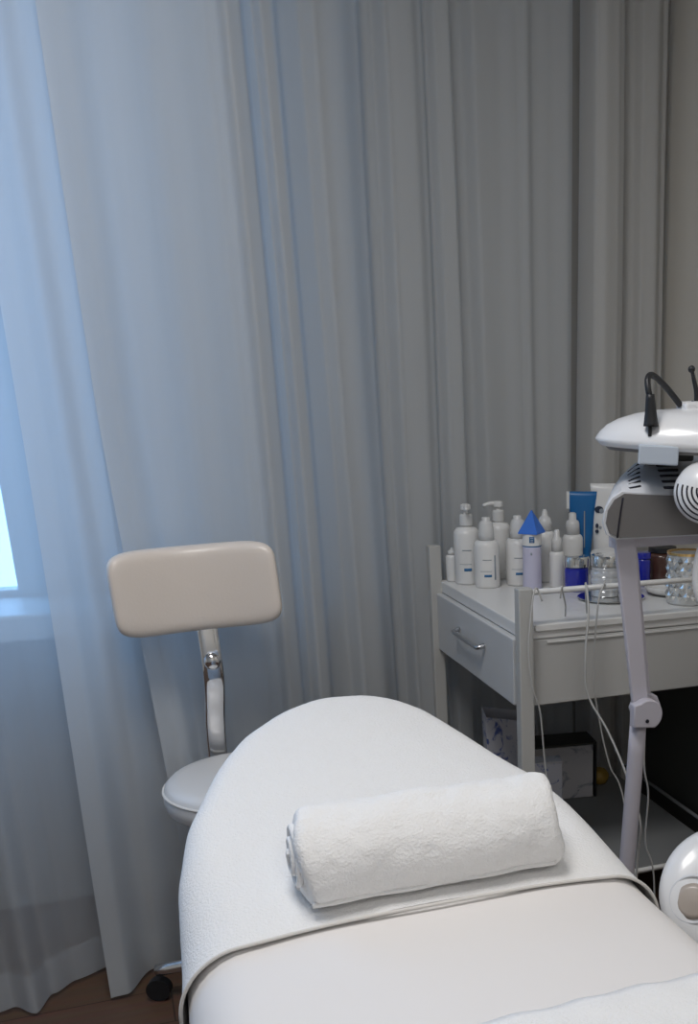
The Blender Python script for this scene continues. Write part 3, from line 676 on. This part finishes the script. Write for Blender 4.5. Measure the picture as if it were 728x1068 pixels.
# right hand ribbed wing
wg = bmesh.new(); rows = []
for i in range(13):
    a = R(90*i/12)
    rows.append((math.sin(a), math.cos(a)))
bm = lathe([(0, .052)]+[(.078*s_, .052*c_) for s_, c_ in rows[1:]]+[(.070, -.012), (0, -.012)], 48)
wing = obj('ribbed_wing', bm, M['lamp'], lp); wing.location = (.988, 1.69, 1.162); wing.rotation_euler = (R(82), 0, R(-28)); wing.scale = (.80, .72, .8)
for k in range(6):
    rr = .018+k*.0105; s_ = rr/.078; zc = .052*math.sqrt(1-s_*s_)
    pts = [(rr*math.cos(R(q)), rr*math.sin(R(q)), zc) for q in range(165, 291, 8)]
    obj('vent_slot', tube(pts, .0022, 6, 0), M['slot'], wing)
# hinge between the two heads
obj('hinge_block', B(.945, 1.03, 1.82, 1.88, 1.205, 1.222), M['black'], lp, smooth=False, bevel=.004)
obj('hinge_link', tube([(.945, 1.87, 1.200), (.958, 1.865, 1.212), (.975, 1.86, 1.222)], .007, 10, 4), M['lamp'], lp)
# upper domed head
bm = bmesh.new(); nA = 64; rows = []
a_, b_, h_ = .250, .112, .058
for s_, zt in ((.0, -.012), (.86, -.012), (.955, -.010), (1.0, .0), (.995, .004), (.97, .014), (.92, .026), (.84, .037), (.72, .047), (.58, .054), (.40, .059), (.2, .0615), (0, .062)):
    rows.append([bm.verts.new((a_*s_*math.cos(2*PI*k/nA), b_*s_*math.sin(2*PI*k/nA), zt)) for k in range(nA)])
for p, q in zip(rows, rows[1:]):
    for k in range(nA): bm.faces.new((p[k], p[(k+1) % nA], q[(k+1) % nA], q[k]))
bmesh.ops.remove_doubles(bm, verts=bm.verts, dist=.0004)
dome = obj('domed_head', bm, M['lamp'], lp); dome.location = (1.066, 1.745, 1.238); dome.rotation_euler = (R(0), R(2.0), R(-28))
un = tag(obj('underside', lathe([(0, 0), (.9, 0), (.93, .1), (0, .1)], 48), M['lampface'], dome, smooth='auto'), 'dark grey underside'); un.scale = (a_, b_*.98, .06); un.location = (0, 0, -.0165)
obj('logo_print', B(-.175, -.160, -.070, -.0685, .016, .018), M['ink'], dome, smooth=False)
tag(obj('lower_housing', B(-.168, -.098, -.101, -.02, -.034, -.001), M['lampblock'], dome, smooth=False, bevel=.003), 'pale blue grey block under the dome')
obj('cable_clip', B(.975, 1.035, 1.76, 1.80, 1.288, 1.312), M['lamp'], lp, smooth=False, bevel=.005)
pc = obj('power_cable', tube([(.893, 1.74, 1.318), (.890, 1.742, 1.334), (.893, 1.75, 1.350), (.905, 1.76, 1.356), (.925, 1.77, 1.348), (.952, 1.78, 1.329), (.975, 1.78, 1.305)], .0055, 12, 8), M['black'], lp)
obj('plug_pin', tube([(.894, 1.74, 1.256), (.895, 1.74, 1.277)], .0035, 8, 0), M['black'], pc)
obj('plug', tube([(.896, 1.74, 1.273), (.895, 1.74, 1.295), (.893, 1.74, 1.325)], [.0135, .0075], 14, 5), M['black'], pc)
tag(obj('blue_cable', tube([(.990, 1.77, 1.308), (1.01, 1.765, 1.300), (1.05, 1.76, 1.288)], .0065, 10, 5), M['inkblack'], lp), 'dark navy cable')
k2 = obj('toggle_stalk', tube([(1.019, 1.80, 1.29), (1.018, 1.80, 1.325), (1.011, 1.80, 1.350), (1.007, 1.80, 1.364)], [.0055, .003], 10, 5), M['black'], lp)
bm = bmesh.new(); bmesh.ops.create_uvsphere(bm, u_segments=14, v_segments=10, radius=.0065, matrix=Matrix.Translation((1.006, 1.80, 1.366))); obj('toggle_knob', bm, M['black'], k2)

# ---------------------------------------------------------------- round lamp housing at right edge
rl = thing('round_lamp', (.83, 1.34, 0), 'white round lamp housing with grey inner ring, cropped by the right edge', 'lamp')
hs = obj('housing', lathe([(0, -.03), (.07, -.03), (.098, -.018), (.112, -.002), (.113, .008), (.106, .020), (.088, .030), (.06, .037), (.03, .040), (0, .041)], 64), M['lamp'], rl)
hs.location = (-.006, -.045, .585); hs.rotation_euler = (R(50), R(-20), 0)
rg = tag(obj('inner_ring', lathe([(.036+.0028*math.cos(a), .0028*math.sin(a)) for a in [k*PI/4 for k in range(9)]], 56, close=False), M['lampgrey'], hs), 'grey ring')
rg.location = (-.062, .023, .0335); rg.rotation_euler = (R(-7), R(-20), 0)
ln = tag(obj('lens', lathe([(0, -.004), (.027, -.004), (.028, .0025), (.02, .005), (0, .006)], 40), mat('beige_lens', (.42, .37, .33), .3), hs), 'beige lens')
ln.location = (-.064, .020, .0335); ln.rotation_euler = (R(-7), R(-20), 0)
obj('stand_pole', tube([(0.03, 0.02, .04), (.02, .0, .56)], .014, 14, 0), M['pole'], rl)
obj('stand_base', lathe([(0, 0), (.12, 0), (.12, .02), (.1, .035), (.02, .045), (0, .045)], 40, cx=.03, cy=.02), M['lamp'], rl)
